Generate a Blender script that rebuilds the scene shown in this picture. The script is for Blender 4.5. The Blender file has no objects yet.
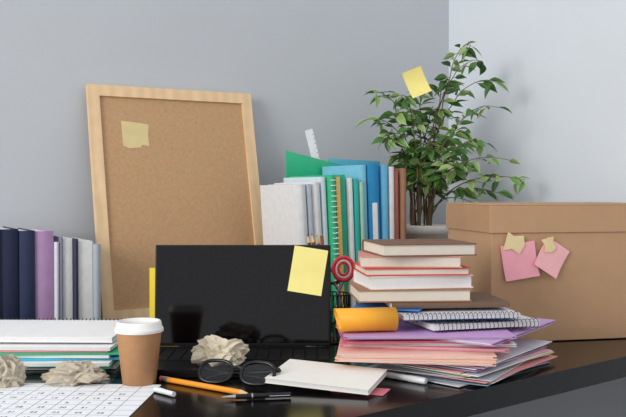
import bpy, math, random
from mathutils import Vector, Matrix, noise
random.seed(7)
Z0=0.75
TH=math.radians(30)
sc=bpy.context.scene
try:
    sc.view_settings.view_transform='Standard'
except Exception: pass

# ---------------------------------------------------------------- materials
def lin(c):
    out=[]
    for v in c[:3]:
        v=v/255.0
        out.append(v/12.92 if v<=0.04045 else ((v+0.055)/1.055)**2.4)
    return out
_mc={}
def mat(rgb,rough=.65,var=.05,nscale=40,bump=0.0,spec=.4,alpha=1.0,coat=0.0,name=None,kind=None,metal=0.0):
    key=(tuple(rgb),rough,var,nscale,bump,spec,alpha,coat,kind,metal)
    if key in _mc: return _mc[key]
    m=bpy.data.materials.new(name or 'mat_%d_%d_%d'%tuple(rgb[:3])); m.use_nodes=True
    nt=m.node_tree; N=nt.nodes; L=nt.links
    b=N['Principled BSDF']
    c=lin(rgb)
    b.inputs['Roughness'].default_value=rough
    b.inputs['Specular IOR Level'].default_value=spec
    b.inputs['Coat Weight'].default_value=coat
    b.inputs['Metallic'].default_value=metal
    b.inputs['Alpha'].default_value=alpha
    tc=N.new('ShaderNodeTexCoord')
    nz=N.new('ShaderNodeTexNoise'); nz.inputs['Scale'].default_value=nscale; nz.inputs['Detail'].default_value=5
    L.new(tc.outputs['Object'],nz.inputs['Vector'])
    cr=N.new('ShaderNodeValToRGB')
    cr.color_ramp.elements[0].position=.3; cr.color_ramp.elements[1].position=.7
    cr.color_ramp.elements[0].color=[x*(1-var) for x in c]+[1]
    cr.color_ramp.elements[1].color=[min(1,x*(1+var)) for x in c]+[1]
    L.new(nz.outputs['Fac'],cr.inputs['Fac'])
    col=cr.outputs['Color']
    if kind=='pages':
        w=N.new('ShaderNodeTexWave'); w.wave_type='BANDS'; w.bands_direction='Z'
        w.inputs['Scale'].default_value=180; w.inputs['Distortion'].default_value=1.5; w.inputs['Detail'].default_value=2
        L.new(tc.outputs['Object'],w.inputs['Vector'])
        mx=N.new('ShaderNodeMixRGB'); mx.blend_type='MULTIPLY'; mx.inputs['Fac'].default_value=.3
        L.new(col,mx.inputs['Color1']); L.new(w.outputs['Color'],mx.inputs['Color2']); col=mx.outputs['Color']
    if kind=='wood':
        w=N.new('ShaderNodeTexWave'); w.wave_type='BANDS'; w.bands_direction='X'
        w.inputs['Scale'].default_value=9; w.inputs['Distortion'].default_value=6; w.inputs['Detail'].default_value=3; w.inputs['Detail Scale'].default_value=.6
        L.new(tc.outputs['Object'],w.inputs['Vector'])
        mx=N.new('ShaderNodeMixRGB'); mx.blend_type='MULTIPLY'; mx.inputs['Fac'].default_value=.10
        L.new(col,mx.inputs['Color1']); L.new(w.outputs['Color'],mx.inputs['Color2']); col=mx.outputs['Color']
    if kind=='grid':
        br=N.new('ShaderNodeTexBrick'); br.offset=0; br.squash=1
        br.inputs['Scale'].default_value=1; br.inputs['Mortar Size'].default_value=.0008
        br.inputs['Brick Width'].default_value=.034; br.inputs['Row Height'].default_value=.030
        br.inputs['Color1'].default_value=(*c,1); br.inputs['Color2'].default_value=(*c,1); br.inputs['Mortar'].default_value=(.3,.32,.36,1)
        L.new(tc.outputs['Object'],br.inputs['Vector']); col=br.outputs['Color']
    if kind=='cork':
        v=N.new('ShaderNodeTexVoronoi'); v.inputs['Scale'].default_value=300
        L.new(tc.outputs['Object'],v.inputs['Vector'])
        mx=N.new('ShaderNodeMixRGB'); mx.blend_type='MULTIPLY'; mx.inputs['Fac'].default_value=.10
        L.new(col,mx.inputs['Color1']); L.new(v.outputs['Color'],mx.inputs['Color2']); col=mx.outputs['Color']
    L.new(col,b.inputs['Base Color'])
    if bump>0:
        bp=N.new('ShaderNodeBump'); bp.inputs['Strength'].default_value=bump; bp.inputs['Distance'].default_value=.002
        L.new(nz.outputs['Fac'],bp.inputs['Height']); L.new(bp.outputs['Normal'],b.inputs['Normal'])
    _mc[key]=m
    return m

# ---------------------------------------------------------------- mesh builder
class MB:
    def __init__(s): s.v=[];s.f=[];s.m=[];s.mats=[];s.sm=[]
    def mi(s,m):
        if m not in s.mats: s.mats.append(m)
        return s.mats.index(m)
    def add(s,vs,fs,m,M=None,smooth=False):
        o=len(s.v)
        for v in vs:
            v=Vector(v)
            if M is not None: v=M@v
            s.v.append(v)
        k=s.mi(m)
        for f in fs:
            s.f.append([i+o for i in f]); s.m.append(k); s.sm.append(smooth)
    def box(s,c,d,m,M=None):
        x,y,z=d[0]/2,d[1]/2,d[2]/2
        vs=[(c[0]+a*x,c[1]+b*y,c[2]+e*z) for a in(-1,1) for b in(-1,1) for e in(-1,1)]
        s.add(vs,[(0,1,3,2),(4,6,7,5),(0,4,5,1),(2,3,7,6),(0,2,6,4),(1,5,7,3)],m,M)
    def prism(s,pts,a,b,m,M=None,axis='y',smooth=False):
        n=len(pts)
        def P(p,t):
            if axis=='y': return (p[0],t,p[1])
            if axis=='z': return (p[0],p[1],t)
            return (t,p[0],p[1])
        vs=[P(p,a) for p in pts]+[P(p,b) for p in pts]
        fs=[(i,(i+1)%n,n+(i+1)%n,n+i) for i in range(n)]
        s.add(vs,fs,m,M,smooth)
        s.add(vs,[list(range(n))[::-1],list(range(n,2*n))],m,M)
    def tube(s,pts,r,m,n=8,M=None,closed=False,cap=True):
        pts=[Vector(p) for p in pts]; k=len(pts)
        rs=r if isinstance(r,(list,tuple)) else [r]*k
        vs=[];up=None
        for i,p in enumerate(pts):
            if closed: t=pts[(i+1)%k]-pts[i-1]
            else: t=pts[min(i+1,k-1)]-pts[max(i-1,0)]
            t.normalize()
            if up is None:
                up=Vector((0,0,1)) if abs(t.z)<.9 else Vector((1,0,0))
            a=t.cross(up)
            if a.length<1e-4: a=t.cross(Vector((.3,1,.2)))
            a.normalize(); b=a.cross(t); b.normalize(); up=b
            for j in range(n):
                q=2*math.pi*j/n
                vs.append(p+(a*math.cos(q)+b*math.sin(q))*rs[i])
        fs=[]
        for i in range(k if closed else k-1):
            i2=(i+1)%k
            for j in range(n):
                fs.append((i*n+j,i*n+(j+1)%n,i2*n+(j+1)%n,i2*n+j))
        s.add(vs,fs,m,M,True)
        if cap and not closed:
            s.add(vs,[list(range(n))[::-1],list(range((k-1)*n,k*n))],m,M)
    def ring(s,c,r,rt,m,nrm=(0,0,1),n=20,k=6,M=None,sx=1,sy=1,pw=1):
        q=Vector(nrm).to_track_quat('Z','Y').to_matrix()
        def sg(v): return math.copysign(abs(v)**pw,v)
        pts=[Vector(c)+q@Vector((sg(math.cos(2*math.pi*i/n))*r*sx,sg(math.sin(2*math.pi*i/n))*r*sy,0)) for i in range(n)]
        s.tube(pts,rt,m,k,M,closed=True)
    def lathe(s,prof,m,n=40,M=None,smooth=True):
        vs=[];k=len(prof)
        for r,z in prof:
            for j in range(n):
                a=2*math.pi*j/n; vs.append((r*math.cos(a),r*math.sin(a),z))
        fs=[(i*n+j,i*n+(j+1)%n,(i+1)*n+(j+1)%n,(i+1)*n+j) for i in range(k-1) for j in range(n)]
        s.add(vs,fs,m,M,smooth)
    def slab(s,w,d,t,m,M=None,f=None,nx=12,ny=10,z=0,edge=None):
        f=f or (lambda x,y:0)
        top=[];bot=[]
        for j in range(ny+1):
            for i in range(nx+1):
                x=-w/2+w*i/nx;y=-d/2+d*j/ny;h=z+f(x,y)
                bot.append((x,y,h));top.append((x,y,h+t))
        n=len(top);vs=bot+top;fs=[];W=nx+1
        for j in range(ny):
            for i in range(nx):
                a=j*W+i
                fs.append((a,a+W,a+W+1,a+1)); fs.append((n+a,n+a+1,n+a+W+1,n+a+W))
        sd=[]
        for i in range(nx):
            sd.append((i,i+1,n+i+1,n+i)); a=ny*W+i; sd.append((a+1,a,n+a,n+a+1))
        for j in range(ny):
            a=j*W; sd.append((a+W,a,n+a,n+a+W)); a=j*W+nx; sd.append((a,a+W,n+a+W,n+a))
        s.add(vs,fs,m,M,True); s.add(vs,sd,edge or m,M)
    def build(s,name,M=None,bevel=0,parent=None):
        me=bpy.data.meshes.new(name); me.from_pydata(s.v,[],s.f)
        for m in s.mats: me.materials.append(m)
        for p,k,sm in zip(me.polygons,s.m,s.sm): p.material_index=k; p.use_smooth=sm
        me.update()
        o=bpy.data.objects.new(name,me); sc.collection.objects.link(o)
        if M is not None: o.matrix_world=M
        if bevel>0:
            b=o.modifiers.new('bev','BEVEL'); b.width=bevel; b.segments=2; b.limit_method='ANGLE'; b.angle_limit=math.radians(40)
        if parent: o.parent=parent
        return o
def child(o,par):
    bpy.context.view_layer.update()
    o.parent=par; o.matrix_parent_inverse=par.matrix_world.inverted()
def T(x,y,z,rz=0,rx=0,ry=0):
    return Matrix.Translation((x,y,z))@Matrix.Rotation(math.radians(rz),4,'Z')@Matrix.Rotation(math.radians(rx),4,'X')@Matrix.Rotation(math.radians(ry),4,'Y')
def dn(d,n,z=0): # wall-aligned coordinates -> world
    return Vector((d*math.cos(TH)-n*math.sin(TH), d*math.sin(TH)+n*math.cos(TH), z))
RW=Matrix.Rotation(TH,4,'Z')

# ---------------------------------------------------------------- room
WN=2.285; WD=1.84
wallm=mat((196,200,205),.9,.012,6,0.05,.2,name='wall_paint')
def slabpoly(name,pts,z0,z1,m,bevel=0):
    b=MB(); b.prism(pts,z0,z1,m,axis='z'); return b.build(name,bevel=bevel)
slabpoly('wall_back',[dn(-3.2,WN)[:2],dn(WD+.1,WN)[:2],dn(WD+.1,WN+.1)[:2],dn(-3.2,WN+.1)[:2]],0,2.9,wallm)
slabpoly('wall_right',[dn(WD,WN)[:2],dn(WD,-1.8)[:2],dn(WD+.1,-1.8)[:2],dn(WD+.1,WN)[:2]],0,2.9,mat((224,230,236),.9,.012,6,0.05,.2,name='wall_paint_lit'))  # same wall paint, raised albedo paints in the light from the left
slabpoly('floor',[dn(-3.2,WN)[:2],dn(-3.2,-1.8)[:2],dn(WD,-1.8)[:2],dn(WD,WN)[:2]],-.05,0,mat((100,92,90),.6,.1,8,name='floor_vinyl'))
b=MB(); b.prism([dn(-3.2,WN-.015)[:2],dn(WD-.015,WN-.015)[:2],dn(WD-.015,WN)[:2],dn(-3.2,WN)[:2]],0,.08,mat((230,230,230),.5),axis='z'); b.build('baseboard_back')
b=MB(); b.prism([dn(WD-.015,WN-.015)[:2],dn(WD-.015,-1.8)[:2],dn(WD,-1.8)[:2],dn(WD,WN-.015)[:2]],0,.08,mat((230,230,230),.5),axis='z'); b.build('baseboard_right')

# desk
deskm=mat((12,9,10),.16,.15,30,0.0,.3,name='black_desk_laminate')
b=MB()
dp=[(-.795,.577),(.9455,2.0064),(dn(WD-.012,WN-.02)[0],dn(WD-.012,WN-.02)[1]),(dn(-.4,WN-.02)[0],dn(-.4,WN-.02)[1])]
b.prism(dp,-.042,0,deskm,axis='z')
cx=sum(p[0] for p in dp)/4; cy=sum(p[1] for p in dp)/4
for p in dp:
    q=(p[0]+(cx-p[0])*.1,p[1]+(cy-p[1])*.1)
    b.box((q[0],q[1],-.396),(.06,.06,.708),deskm)
b.build('desk',T(0,0,Z0),bevel=.002)
def DZ(x,y,z=0,**k): return T(x,y,Z0+z,**k)

# ---------------------------------------------------------------- cork board
wood=mat((238,204,160),.55,.06,25,.1,name='pine',kind='wood')
cork=mat((198,158,118),.9,.07,120,.2,name='cork',kind='cork')
b=MB(); W,H,F,t=.470,.620,.030,.018
b.prism([(0,0),(W,0),(W-F,F),(F,F)],0,t,wood,axis='y')
b.prism([(0,H),(F,H-F),(W-F,H-F),(W,H)],0,t,wood,axis='y')
b.prism([(0,0),(F,F),(F,H-F),(0,H)],0,t,wood,axis='y')
b.prism([(W,0),(W,H),(W-F,H-F),(W-F,F)],0,t,wood,axis='y')
b.box((W/2,.010,H/2),(W-2*F+.004,.006,H-2*F+.004),cork)
lean=12.2
CB=Matrix.Translation((-.520,2.148,Z0+.0055))@RW@Matrix.Rotation(math.radians(-lean),4,'X')
b.build('cork_board',CB,bevel=.0015)
b=MB(); m=mat((222,202,148),.8,.05,40)
pts=[(-.036,-.03),(-.02,-.036),(.012,-.034),(.016,-.026),(.036,-.03),(.034,.0),(.038,.03),(.01,.034),(-.012,.036),(-.037,.038)]
b.prism(pts,0,.0006,m,axis='y')
b.build('torn_sticky_note',CB@Matrix.Translation((.122,.0062,.488)))

# ---------------------------------------------------------------- books
PAGES=mat((240,232,216),.85,.03,50,kind='pages',name='page_edges')
PAGEW=mat((244,244,243),.85,.02,50,kind='pages',name='page_edges_white')
def book(name,w,l,t,col,M,hard=True,pages=PAGES,label=None,rough=.55):
    b=MB(); c=.0022 if hard else .0008; cm=mat(col,rough,.05,60,.05)
    bul=.004 if hard else .001; n=8
    prof=[(w/2,0),(-w/2,0)]+[(-w/2-bul*math.sin(math.pi*i/n),t*i/n) for i in range(1,n)]+[(-w/2,t),(w/2,t),(w/2,t-c),(-w/2+c,t-c),(-w/2+c,c),(w/2,c)]
    b.prism(prof,-l/2,l/2,cm)
    ov=.003 if hard else .0005
    b.box(((-w/2+c+w/2-ov)/2,0,t/2),(w-c-ov,l-2*ov,t-2*c),pages)
    if label:
        b.box((-w/2-bul-.0002,0,t/2),(.0008,l*.5,t*.45),mat(label,.6))
    return b.build(name,M)
def standM(d,n,lean=0,z=0.001,yaw=0):
    base=Matrix.Translation(dn(d,n,Z0+z))@RW@Matrix.Rotation(math.radians(yaw),4,'Z')@Matrix.Rotation(math.radians(lean),4,'Y')
    R=Matrix(((0,0,1,0),(1,0,0,0),(0,1,0,0),(0,0,0,1)))
    return base@R
def sbook(name,d,n,w,h,t,col,lean=0,**k):
    M=standM(d,n,lean,z=.001)@Matrix.Translation((w/2,h/2,0))
    return book(name,w,h,t,col,M,**k)
# left row
d=.598
row=[('book',.018,.206,(176,184,194),1),('paperback_book',.034,.214,(238,238,238),0),('book',.011,.220,(44,48,72),1),('paperback_book',.022,.222,(228,228,230),0),
     ('notebook',.007,.226,(130,130,150),0),('book',.011,.214,(214,214,222),1),('hardcover_book',.042,.240,(176,140,182),1),('hardcover_book',.034,.242,(38,48,80),1),('hardcover_book',.040,.246,(26,36,66),1),('hardcover_book',.04,.25,(44,54,86),1)]
for nm,t_,h_,c_,hd in row:
    d-=t_+.0012
    sbook(nm,d,2.05-random.uniform(0,.012),.175,h_,t_,c_,hard=bool(hd),pages=PAGEW)
# middle row of binders and folders
d=1.052
row=[('ring_binder',.024,.348,(230,231,232),-3.6,0),('document_folder',.012,.350,(190,202,214),-3.6,.0),('ring_binder',.022,.354,(234,234,234),-3.4,.006),
     ('document_folder',.011,.368,(206,224,232),-3.2,.004),('comb_bound_notebook',.018,.372,(60,190,140),-3.0,-.004),('document_folder',.012,.368,(246,200,110),-2.8,.0),('plastic_folder',.015,.374,(40,180,150),-2.6,.008),
     ('document_folder',.011,.366,(236,240,240),-2.4,0),('plastic_folder',.013,.364,(50,190,180),-2.2,.0),('document_folder',.010,.356,(176,220,190),-2.1,.0),('plastic_folder',.012,.40,(130,200,226),-2,.010),
     ('ring_binder',.034,.402,(40,144,200),-2,.008),('document_folder',.013,.400,(110,190,225),-1.5,.0),('document_folder',.013,.396,(238,240,242),-1,.0),('hardcover_book',.013,.385,(180,110,92),-1,.004),('hardcover_book',.016,.392,(160,116,88),-.5,.0)]
for nm,t_,h_,c_,ln,dnn in row:
    o=sbook(nm,d,1.865+dnn,.200,h_,t_,c_,lean=ln,hard=t_>.015,pages=PAGEW,label=(246,246,246) if nm=='ring_binder' and h_>.4 else None,rough=.35 if 'plastic' in nm else .6)
    if nm=='comb_bound_notebook':
        bb=MB(); wm=mat((235,238,238),.4)
        for i in range(26): bb.ring((0,0,.03+i*.0132),.007,.0011,wm,n=12,k=5)
        o2=bb.build('binding_comb',Matrix.Translation(dn(d+.009,1.8525,Z0+.001))@RW@Matrix.Rotation(math.radians(ln),4,'Y')); child(o2,o)
    d+=t_*1.07+.0031
def backfolder(name,d0,d1,n,zl,zr,col,al):
    b=MB(); w=d1-d0
    b.prism([(0,0),(w,0),(w,zr),(w*.72,zr+(zl-zr)*.30),(0,zl)],0,.0018,mat(col,.25,.05,20,0,.5,al),axis='y')
    b.prism([(.004,0),(w,0),(w,zr-.012),(.004,zl-.014)],.0022,.0034,mat((225,240,236),.6),axis='y')
    return b.build(name,Matrix.Translation(dn(d0,n,Z0+.001))@RW)
backfolder('document_sleeve',1.120,1.320,2.086,.442,.400,(50,196,140),.85)
backfolder('document_sleeve',1.26,1.435,2.096,.424,.418,(90,196,226),.85)
b=MB(); b.box((0,0,.215),(.024,.002,.43),mat((246,246,248),.4)); 
for i in range(38): b.box((.009,-.0012,.01+i*.011),(.005,.0006,.0008),mat((60,60,60),.5))
b.build('plastic_ruler',Matrix.Translation(dn(1.345,2.108,Z0+.008))@RW@Matrix.Rotation(math.radians(-16),4,'Y')@Matrix.Scale(1.20,4,(0,0,1)))

# ---------------------------------------------------------------- laptop
blk=mat((12,12,14),.35,.1,30,0,.4,name='laptop_black')
scr=mat((3,3,5),.07,.0,10,0,.4,name='screen_glass')
key=mat((22,22,24),.5,.1,30,0,.3)
LX=-.1445
emp=bpy.data.objects.new('laptop',None); sc.collection.objects.link(emp); emp.location=(LX,1.66,Z0)
b=MB(); b.box((0,0,.0085),(.362,.225,.014),blk)
b.box((0,-.068,.0157),(.11,.065,.0006),key)
o=b.build('base',T(LX,1.6575,Z0),bevel=.004); child(o,emp)
b=MB()
for r in range(6):
    for k in range(15):
        b.box((-.165+.0235*k+.0005,-.02+r*.0185,.0168),(.0205,.0155,.0018),key)
o=b.build('keys',T(LX,1.6575,Z0)); child(o,emp)
LM=T(LX,1.775,Z0+.0165)@Matrix.Rotation(math.radians(-5),4,'X')
b=MB(); b.box((0,.0035,.1035),(.362,.006,.207),blk); o=b.build('lid',LM,bevel=.002); child(o,emp)
b=MB(); b.box((0,-.0001,.105),(.354,.0010,.198),scr); o=b.build('screen',LM,bevel=.0003); child(o,emp)
b=MB(); b.tube([(-.13,.006,-.001),(.13,.006,-.001)],.004,blk,10); o=b.build('hinge',LM); child(o,emp)
b=MB(); b.slab(.070,.094,.0004,mat((250,238,150),.8,.03,30),f=lambda x,y:.010*max(0,(-y-.0)/.047)**2,nx=8,ny=12)
b.build('sticky_note',LM@Matrix.Translation((.134,-.0014,.154))@Matrix.Rotation(math.radians(9),4,'Y')@Matrix.Rotation(math.radians(90),4,'X'))
b=MB(); b.box((0,0,.084),(.16,.004,.168),mat((250,220,60),.6)); b.build('yellow_folder',T(-.270,1.86,Z0+.001))

# ---------------------------------------------------------------- left stack
def flat(name,x,y,z,w,d_,t_,rz,col,f=None,edge=None,rough=.7):
    b=MB(); b.slab(w,d_,t_,mat(col,rough,.03,40),f=f,edge=edge)
    return b.build(name,DZ(x,y,z,rz=rz))
z=.001
lay=[('paper_sheets',.006,(240,240,240),3,(-.53,1.73)),('green_folder',.005,(70,185,150),-2,(-.525,1.715)),('paper_sheets',.006,(244,244,244),1,(-.53,1.70)),('blue_folder',.005,(70,180,215),4,(-.52,1.72)),
     ('paper_sheets',.005,(240,238,232),-1,(-.53,1.72)),('green_folder',.004,(60,180,130),2,(-.515,1.715)),('pink_folder',.003,(235,140,150),0,(-.535,1.72)),('paper_sheets',.006,(246,246,246),-2,(-.525,1.72))]
for nm,t_,c_,rz,(x,y) in lay:
    flat(nm,x,y,z,.31,.235,t_,rz,c_,edge=PAGEW if 'paper' in nm else None); z+=t_+.0006
def spiral(name,w,dd,t_,M,cover,pages=PAGEW,side='far',cwire=(70,70,75),under=None):
    b=MB(); cm=mat(cover,.6,.03,40)
    b.slab(w,dd,t_*.8,pages,z=t_*.1,nx=4,ny=4)
    b.slab(w+.002,dd+.002,t_*.1,cm,z=t_*.9,nx=4,ny=4)
    b.slab(w+.002,dd+.002,t_*.1,mat(under or cover,.6),z=0,nx=4,ny=4)
    wm=mat(cwire,.3,.0,10,0,.5,metal=.6)
    yy=(dd/2-.003)*(1 if side=='far' else -1)
    n=int(w/.0085)
    for i in range(n):
        x=-w/2+.008+i*(w-.016)/(n-1)
        b.ring((x,yy+(.003 if side=='far' else -.003),t_*.5),t_*.5+.0035,.0007,wm,nrm=(1,0.15,0),n=14,k=5)
    return b.build(name,M)
spiral('spiral_notebook',.30,.215,.010,DZ(-.525,1.735,z+.0042,rz=-1),(250,250,250),side='far')
# ---------------------------------------------------------------- coffee cup
b=MB(); cupm=mat((190,142,100),.7,.05,60,.05,name='kraft_paper'); lidm=mat((244,242,238),.35,.02,30,name='lid_plastic')
b.lathe([(0,.004),(.026,.004),(.027,0),(.0285,0),(.0385,.091),(.0395,.093),(.0395,.095),(.0375,.095),(.0365,.092)],cupm,48)
b.lathe([(.0395,.0905),(.0418,.091),(.0421,.096),(.0408,.098),(.0398,.099),(.0382,.1075),(.0367,.1095),(.0347,.1095),(.0337,.106),(.0,.105)],lidm,48)
b.ring((0,0,.092),.0410,.0012,lidm,n=48)
b.box((0,-.026,.1055),(.012,.004,.0012),mat((150,150,150),.5))
b.build('paper_coffee_cup',DZ(-.301,1.500,.0005))
# ---------------------------------------------------------------- crumpled paper
def crumple(name,x,y,z,a,c,h,seed,col):
    import bmesh
    bm=bmesh.new(); bmesh.ops.create_icosphere(bm,subdivisions=6,radius=1)
    off=Vector((seed*3.1,seed*1.7,seed*.9))
    for v in bm.verts:
        p=v.co.normalized()
        wp=p+noise.noise_vector(p*1.2+off)*.3
        r=.62
        for fq,am in ((1.1,.30),(2.2,.24),(4.4,.12),(9.0,.06)):
            nn=abs(noise.noise(wp*fq+off*fq))*2.2
            r+=am*(1-min(nn,1.0))
        q=p*r+noise.noise_vector(p*1.8+off)*.14
        v.co=Vector((q.x*a,q.y*c,max(q.z,-.62)*h))
    lo=min(v.co.z for v in bm.verts)
    for v in bm.verts: v.co.z-=lo
    me=bpy.data.meshes.new(name); bm.to_mesh(me); bm.free()
    me.materials.append(mat(col,.85,.03,25,.0))
    o=bpy.data.objects.new(name,me); sc.collection.objects.link(o); o.location=(x,y,Z0+z)
    dm=o.modifiers.new('dec','DECIMATE'); dm.ratio=.035
    return o
crumple('crumpled_paper_ball',-.172,1.59,.0185,.043,.032,.028,3,(222,210,186))
crumple('crumpled_paper_ball',-.412,1.500,.0025,.050,.030,.021,5,(186,176,158))
crumple('crumpled_paper_ball',-.527,1.485,.0025,.030,.030,.029,9,(188,178,160))
# ---------------------------------------------------------------- calendar sheet
b=MB(); b.slab(.40,.29,.0008,mat((244,246,250),.8,.0,10,kind='grid',name='calendar_print'),nx=2,ny=2,z=0)
cal=b.build('calendar_sheet',DZ(-.468,1.352,.001,rz=-3))
ink=mat((90,94,106),.8)
for r in range(7):
    for k in range(11):
        cu=bpy.data.curves.new('numeral','FONT'); cu.body=str((r*7+k)%31+1); cu.size=.012
        cu.materials.append(ink)
        o=bpy.data.objects.new('numeral',cu); sc.collection.objects.link(o)
        o.parent=cal; o.location=(-.187+.034*k-.017+.01,-.12+.03*r+.008,.0011)
# ---------------------------------------------------------------- pencil / pens
def stick(name,p0,p1,r,col,kind):
    p0=Vector(p0);p1=Vector(p1);L=(p1-p0).length
    q=(p1-p0).to_track_quat('Z','Y').to_matrix().to_4x4()
    b=MB()
    if kind=='pencil':
        b.tube([(0,0,.012),(0,0,L-.02)],r,mat(col,.4,.03,20),6)
        b.tube([(0,0,L-.02),(0,0,L-.005)],[r,r*.35],mat((225,190,140),.7),12)
        b.tube([(0,0,L-.005),(0,0,L)],[r*.35,r*.05],mat((30,30,30),.4),8)
        b.tube([(0,0,.002),(0,0,.012)],r*1.03,mat((190,190,190),.3,metal=.7),12)
        b.tube([(0,0,-.006),(0,0,.002)],r*.95,mat((220,120,110),.8),12)
    elif kind=='marker':
        b.tube([(0,0,0),(0,0,L*.6)],r,mat(col,.4),14)
        b.tube([(0,0,L*.6),(0,0,L*.61),(0,0,L-.002),(0,0,L)],[r,r*1.12,r*1.08,r*.8],mat(col,.3),14)
    else:
        b.tube([(0,0,0),(0,0,L*.8)],r,mat(col,.3),12)
        b.tube([(0,0,L*.55),(0,0,L*.57)],r*1.1,mat((200,200,200),.2,metal=.8),12)
        b.tube([(0,0,L*.8),(0,0,L*.97),(0,0,L)],[r,r*.35,r*.12],mat((190,190,195),.25,metal=.8),12)
        b.tube([(r*1.2,0,.002),(r*1.2,0,.035)],.0009,mat((190,190,195),.25,metal=.8),6)
    return b.build(name,Matrix.Translation(p0)@q)
stick('pencil',(-.262,1.516,Z0+.0052),(-.102,1.402,Z0+.0052),.0050,(250,160,50),'pencil')
stick('ballpoint_pen',(-.036,1.398,Z0+.0055),(-.146,1.380,Z0+.0055),.0042,(20,20,24),'pen')
stick('white_marker',(.125,1.552,Z0+.0065),(.195,1.492,Z0+.0065),.0055,(240,241,243),'marker')
stick('white_pen',(-.225,1.400,Z0+.0055),(-.262,1.436,Z0+.0055),.0042,(232,234,240),'marker')
# ---------------------------------------------------------------- eyeglasses
b=MB(); gm=mat((10,10,11),.25,.0,10,0,.5); gl=mat((60,62,66),.05,.0,10,0,.5,.35)
for s_ in(-1,1):
    b.ring((s_*.036,0,.021),.026,.0032,gm,nrm=(0,-1,0),n=32,k=8,sx=1.08,sy=.76,pw=.8)
    vs=[(s_*.036+math.copysign(abs(math.cos(a))**.8,math.cos(a))*.027,0,.021+math.copysign(abs(math.sin(a))**.8,math.sin(a))*.019) for a in [2*math.pi*i/32 for i in range(32)]]
    b.add(vs,[list(range(32))],gl)
    b.tube([(s_*.063,0,.030),(s_*.069,.002,.031),(s_*.070,.007,.030)],.0028,gm,8)
b.tube([(-.010,0,.026),(-.004,-.001,.030),(.004,-.001,.030),(.010,0,.026)],.0026,gm,8)
b.tube([(.070,.007,.030),(.03,.011,.027),(-.03,.013,.023),(-.052,.014,.015),(-.058,.015,.010)],.0023,gm,8)
b.tube([(-.070,.007,.030),(-.03,.017,.027),(.03,.019,.023),(.052,.020,.019),(.058,.021,.016)],.0023,gm,8)
b.build('eyeglasses',DZ(-.134,1.472,.0060,rz=-13,rx=-38)@Matrix.Scale(1.05,4))
# ---------------------------------------------------------------- white notebook in front
slope=math.degrees(math.atan(.1))
b=MB(); b.slab(.180,.114,.007,PAGEW,nx=4,ny=4,z=.001); b.slab(.182,.116,.001,mat((244,240,232),.7,.02,30),nx=4,ny=4,z=.008); b.slab(.182,.116,.001,mat((238,232,222),.7),nx=4,ny=4,z=0)
b.build('closed_notebook',Matrix.Translation((.024,1.482,Z0+.0132))@Matrix.Rotation(math.radians(slope),4,'X')@Matrix.Rotation(math.radians(-20),4,'Z'))
flat('pink_card',.080,1.448,.0008,.09,.05,.0008,-20,(232,130,140))

# ---------------------------------------------------------------- right document pile
z=.001
b=MB(); cols=[(226,228,232),(140,160,180),(244,242,238),(236,160,160),(200,206,214),(190,198,206),(244,226,130),(238,238,242),(246,180,180),(170,150,190),(248,248,248),(216,170,206),(240,242,244)]
for i,c_ in enumerate(cols):
    t_=.0014
    rz=-36+random.uniform(-10,9); ox=random.uniform(-.014,.012); oy=random.uniform(-.014,.008)
    M=Matrix.Translation((ox,oy,z))@Matrix.Rotation(math.radians(rz),4,'Z')
    b.slab(.222,.302,t_,mat(c_,.35,.03,30),M,nx=10,ny=12)
    z+=t_+.0014
b.build('document_sleeve_stack',DZ(.286,1.655,.001))
def folder(name,x,y,z,w,d_,t_,rz,col,paper=True,curl=0,tab=True):
    b=MB(); m=mat(col,.6,.04,30)
    f=lambda X,Y: curl*max(0,(X/(w/2)))**3
    b.slab(w,d_,.0009,m,z=0,f=f)
    b.slab(w-.012,d_-.008,t_-.0026,PAGEW if paper else m,z=.0011,f=f)
    b.slab(w,d_,.0009,m,z=t_-.0012,f=f)
    if tab: b.box((-w*.25,d_/2+.005,.0005),(.07,.012,.0009),m)
    return b.build(name,DZ(x,y,z,rz=rz))
z+=.001
folder('peach_folder',.190,1.588,z,.275,.215,.006,-9,(252,200,176)); z+=.0065
folder('peach_folder',.186,1.602,z,.275,.215,.006,-4,(252,206,188)); z+=.0065
folder('pink_folder',.215,1.655,z,.30,.225,.005,-10,(248,160,178)); z+=.0055
folder('white_folder',.22,1.66,z,.30,.22,.005,-4,(242,240,238)); z+=.0055
folder('pink_folder',.200,1.655,z,.30,.22,.004,2,(244,130,150)); z+=.0045
folder('lavender_folder',.298,1.695,z,.25,.325,.006,-34,(210,172,222)); z+=.0065
folder('lavender_folder',.205,1.638,z,.305,.222,.005,1,(204,160,216),tab=False); z+=.0055
zt=z
z+=.0035
spiral('spiral_notebook',.215,.150,.010,DZ(.300,1.665,z,rz=16),(232,232,236),side='near'); z+=.0175
spiral('spiral_notebook',.22,.155,.009,DZ(.262,1.660,z,rz=8),(232,234,240),side='near',pages=PAGEW,under=(90,130,180)); z+=.0130
b=MB(); om=mat((250,176,50),.5,.03,30)
n=26; pr=[];
for i in range(n+1):
    a=-.5*math.pi+i/n*math.pi*1.9; rr=.0205-.003*i/n
    pr.append((rr*math.cos(a)*-1.25,.0215+rr*math.sin(a)))
pr=[(.055,.0008)]+pr
vs=[];L=.100
for x in(-L/2,L/2):
    for p in pr: vs.append((x+(-.012 if x<0 else .0)*(p[1]/.04),p[0],p[1]))
k=len(pr); b.add(vs,[(i,i+1,k+i+1,k+i) for i in range(k-1)],om,None,True)
o=b.build('orange_folder',DZ(.100,1.573,zt+.0015,rz=9)); sm=o.modifiers.new('s','SOLIDIFY'); sm.thickness=.0015
flat('blue_card',.150,1.665,z,.13,.11,.0015,-18,(70,140,220)); z+=.0025
book('softcover_book',.16,.225,.010,(112,88,72),DZ(.250,1.70,z,rz=96),hard=False); z+=.0108
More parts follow.
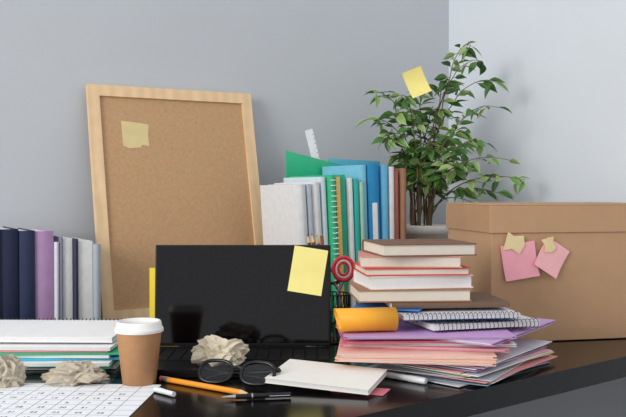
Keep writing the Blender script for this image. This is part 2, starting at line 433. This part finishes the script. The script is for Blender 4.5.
book('hardcover_book',.155,.215,.023,(170,122,92),DZ(.186,1.70,z,rz=-86)); z+=.0236
book('hardcover_book',.145,.20,.025,(240,226,216),DZ(.194,1.705,z,rz=-80),pages=PAGEW); z+=.0256
book('hardcover_book',.145,.20,.014,(214,84,76),DZ(.190,1.70,z,rz=-84)); z+=.0146
book('hardcover_book',.14,.192,.022,(222,150,136),DZ(.186,1.70,z,rz=-92)); z+=.0226
book('hardcover_book',.165,.182,.023,(128,92,72),DZ(.204,1.70,z,rz=-80)); z+=.0186
# ---------------------------------------------------------------- pen holder with its contents
ph=bpy.data.objects.new('mesh_pen_holder',None); sc.collection.objects.link(ph); ph.location=(.045,1.925,Z0)
b=MB(); hm=mat((24,24,26),.4)
R=.038;Hh=.105
b.lathe([(0,.002),(R,.002),(R,0),(0,0)],hm,28)
for i in range(28):
    a=2*math.pi*i/28; b.tube([(R*math.cos(a),R*math.sin(a),0),(R*math.cos(a+.25),R*math.sin(a+.25),Hh)],.0008,hm,4)
    b.tube([(R*math.cos(a),R*math.sin(a),0),(R*math.cos(a-.25),R*math.sin(a-.25),Hh)],.0008,hm,4)
for h in (0.001,.035,.07,Hh): b.ring((0,0,h),R,.0016 if h in(.001,Hh) else .0008,hm,n=28)
o=b.build('cup_body',DZ(.045,1.925,.001)); child(o,ph)
HX,HY=.045,1.925
for a_ in [((HX-.004,HY-.012,Z0+.010),(HX-.048,HY+.0,Z0+.240),.0045,(112,78,62),'pencil'),((HX-.004,HY+.01,Z0+.010),(HX-.036,HY+.02,Z0+.236),.0042,(150,110,80),'pencil'),((HX-.010,HY-.004,Z0+.010),(HX-.058,HY+.012,Z0+.238),.0042,(90,60,50),'pencil'),((HX-.026,HY+.0,Z0+.235),(HX-.004,HY+.0,Z0+.010),.004,(150,90,60),'pen')]:
    o=stick('pen',*a_); child(o,ph)
b=MB(); rm=mat((222,60,72),.4); dm=mat((120,26,38),.4)
b.ring((.010,0,.158),.023,.0045,rm,nrm=(0.2,-1,0),n=28,k=8,sy=1.1); b.ring((.010,0,.158),.0165,.0028,mat((250,225,225),.4),nrm=(0.2,-1,0),n=28,k=8,sy=1.15); b.ring((.010,0,.158),.0115,.003,rm,nrm=(0.2,-1,0),n=24,k=8,sy=1.2)
b.ring((-.012,.012,.140),.015,.004,dm,nrm=(-.2,-1,0),n=28,k=8)
b.tube([(.010,0,.136),(.0,0,.11),(-.004,0,.01)],[.004,.004,.0015],mat((190,190,195),.25,metal=.9),8)
b.tube([(-.008,.011,.125),(.0,.008,.11),(.006,.005,.01)],[.004,.004,.0015],mat((190,190,195),.25,metal=.9),8)
o=b.build('scissors',DZ(HX+.012,HY-.012,.004)); child(o,ph)

# ---------------------------------------------------------------- cardboard box
cb=mat((194,154,118),.85,.04,14,.08,name='cardboard'); cb2=mat((186,146,110),.85,.05,14)
b=MB(); BW,BD,BH=.43,.270,.304
b.box((BW/2,BD/2,BH/2-.001),(BW-.008,BD-.008,BH-.004),cb)
lh=.060; t_=.003
b.box((BW/2,BD/2,BH-.0015),(BW,BD,.003),cb)
b.box((BW/2,t_/2,BH-lh/2-.003),(BW,t_,lh),cb)
b.box((BW/2,BD-t_/2,BH-lh/2-.003),(BW,t_,lh),cb)
b.box((t_/2,BD/2,BH-lh/2-.003),(t_,BD-2*t_,lh),cb2)
b.box((BW-t_/2,BD/2,BH-lh/2-.003),(t_,BD-2*t_,lh),cb2)
BM=DZ(.385,1.885,.001,rz=12)
b.build('cardboard_archive_box',BM,bevel=.0012)
def boxnote(name,x,z_,w,h,rot,col,lift=.012,y=-.001):
    b=MB(); b.slab(w,h,.0004,mat(col,.8,.03,30),f=lambda X,Y:lift*max(0,(h/2-Y)/h-.3)**2,nx=8,ny=10)
    b.build(name,BM@Matrix.Translation((x,y,z_))@Matrix.Rotation(math.radians(rot),4,'Y')@Matrix.Rotation(math.radians(90),4,'X'))
boxnote('sticky_note',.068,.180,.080,.078,-8,(250,176,186),y=-.0012)
boxnote('sticky_note',.142,.186,.062,.070,32,(252,188,190),.02,y=-.0022)
def tornpiece(name,x,z_,rot,s=1,y=-.0042):
    b=MB(); pts=[(-.022,-.018),(-.004,-.012),(.014,-.02),(.022,.0),(.016,.018),(-.004,.014),(-.018,.02)]
    b.prism([(p[0]*s,p[1]*s) for p in pts],0,.0005,mat((236,214,164),.8),axis='y')
    b.build(name,BM@Matrix.Translation((x,y,z_))@Matrix.Rotation(math.radians(rot),4,'Y'))
tornpiece('torn_tape_piece',.055,.219,10,1.1); tornpiece('torn_tape_piece',.136,.214,70,.8,y=-.0052)

# ---------------------------------------------------------------- potted plant
PX,PY=.318,2.535
emp=bpy.data.objects.new('potted_ficus',None); sc.collection.objects.link(emp); emp.location=(PX,PY,Z0)
b=MB(); potm=mat((248,244,236),.5,.03,20)
b.lathe([(0,.001),(.052,.001),(.056,.004),(.074,.208),(.079,.210),(.080,.232),(.076,.235),(.072,.232),(.070,.21)],potm,48)
b.lathe([(0,.215),(.0705,.213)],mat((60,44,32),.95,.3,60,.6),48)
o=b.build('pot',T(PX,PY,Z0)); child(o,emp)
bark=mat((124,104,76),.8,.15,60)
greens=[mat((84,128,60),.42,.12,30,0,.5),mat((108,150,78),.42,.12,30,0,.5),mat((66,106,50),.42,.12,30,0,.5),mat((146,176,104),.5,.1,30,0,.5)]
cream=mat((206,214,156),.5,.05,30)
bs=MB(); lf=MB()
tg=[(.178,.609),(.150,.540),(.250,.600),(.322,.640),(.440,.740),(.495,.712),(.510,.645),(.503,.566),(.394,.652),(.590,.365),(.538,.420),(.509,.330),(.452,.300),(.365,.566),(.207,.494),(.337,.451),(.423,.500),(.480,.470),(.250,.440),(.290,.520),(.300,.380),(.40,.40),(.36,.37),(.23,.55),(.20,.48),(.44,.45),(.31,.56),(.38,.48),(.28,.42),(.46,.39)]
def leaf(p,dirv,L):
    dirv=dirv.normalized()
    side=dirv.cross(Vector((0,0,1)))
    if side.length<.05: side=Vector((1,0,0))
    side.normalize(); side=(Matrix.Rotation(random.uniform(-1.1,1.1),3,dirv)@side)
    up=side.cross(dirv)
    w=L*random.uniform(.19,.25)
    prof=[(0,0),(.15,.55),(.35,1),(.6,.85),(.82,.4),(1,0)]
    def pt(t,s,k): return p+dirv*(L*t)+side*(s*w)+up*(abs(s)*w*.35-L*.22*t*t)
    m=random.choice(greens); 
    c=[pt(t,0,0) for t,_ in prof]
    for sg in(-1,1):
        inn=[pt(t,sg*k*.86,0) for t,k in prof]; o_=[pt(t,sg*k,0) for t,k in prof]
        n=len(prof); vv=c+inn+o_
        f1=[];f2=[]
        for i in range(n-1):
            q=[i,i+1,n+i+1,n+i]; 
            if i==0: q=[0,1,n+1]
            if i==n-2: q=[i,i+1,n+i]
            f1.append(q)
            if 0<i<n-2: f2.append([n+i,n+i+1,2*n+i+1,2*n+i])
        lf.add(vv,f1,m,None,True); lf.add(vv,f2,cream if m in (greens[1],greens[3]) else m,None,True)
for i,(tx,tz) in enumerate(tg):
    bx=PX+random.uniform(-.03,.03); by=PY+random.uniform(-.03,.03)
    ty=PY+random.uniform(-.13,.03)
    if tx>.5: ty=min(ty,2.50)
    if tx<.30: ty=max(ty,2.46)
    P0=Vector((bx,by,.21)); P3=Vector((tx,ty,tz))
    P1=Vector((bx+(tx-bx)*.1,by,.21+(tz-.2)*.6+.05)); P2=Vector((bx+(tx-bx)*.6,(by+ty)/2,tz+.03))
    pts=[]
    K=16
    for j in range(K+1):
        t=j/K; pts.append((1-t)**3*P0+3*(1-t)**2*t*P1+3*(1-t)*t*t*P2+t**3*P3+Vector((noise.noise(Vector((i,j*.5,0)))*.008,0,0)))
    bs.tube(pts,[.0028*(1-.75*j/K) for j in range(K+1)],bark,6)
    for j in range(3 if tz>.45 else 5,K+1):
        for q in range(2):
            tdir=(pts[min(j+1,K)]-pts[j-1]).normalized()
            ang=random.uniform(0,2*math.pi)
            out=Vector((math.cos(ang),math.sin(ang)*.8,random.uniform(-.9,.2)))
            dv=tdir*.5+out
            p=pts[j]+Vector((0,0,0))
            if p.z<.32 and p.x<.42: continue
            if p.z<.46 and p.x<.25: continue
            if random.random()<.24: continue
            L=random.uniform(.034,.058)
            bs.tube([p,p+dv.normalized()*.008],.0007,bark,4,cap=False)
            leaf(p+dv.normalized()*.007,dv,L)
o=bs.build('stems',T(0,0,Z0)); child(o,emp)
o=lf.build('leaves',T(0,0,Z0)); child(o,emp)
b=MB(); b.slab(.056,.078,.0004,mat((244,228,140),.8,.03,30),f=lambda x,y:.012*(y/.04)**2,nx=8,ny=10)
b.build('sticky_note',T(.286,2.405,Z0+.630)@Matrix.Rotation(math.radians(-22),4,'Y')@Matrix.Rotation(math.radians(78),4,'X'))

# ---------------------------------------------------------------- lights
def area(name,loc,target,size,power,col):
    l=bpy.data.lights.new(name,'AREA'); l.energy=power; l.size=size; l.color=col
    o=bpy.data.objects.new(name,l); sc.collection.objects.link(o); o.location=loc
    o.rotation_euler=(Vector(target)-Vector(loc)).to_track_quat('-Z','Y').to_euler()
area('window_light',(-2.5,-.7,2.0),(.3,2.3,1.1),1.6,78,(1,.98,.95))
w=bpy.data.worlds.new('World'); sc.world=w; w.use_nodes=True
w.node_tree.nodes['Background'].inputs[0].default_value=(.96,.975,1,1); w.node_tree.nodes['Background'].inputs[1].default_value=.80
# ---------------------------------------------------------------- camera
cd=bpy.data.cameras.new('Camera'); cd.lens=50; cd.sensor_width=36; cd.clip_start=.05
co=bpy.data.objects.new('Camera',cd); sc.collection.objects.link(co); co.location=(0,0,Z0+.336)
co.rotation_euler=(math.radians(90-1.22),0,0); sc.camera=co
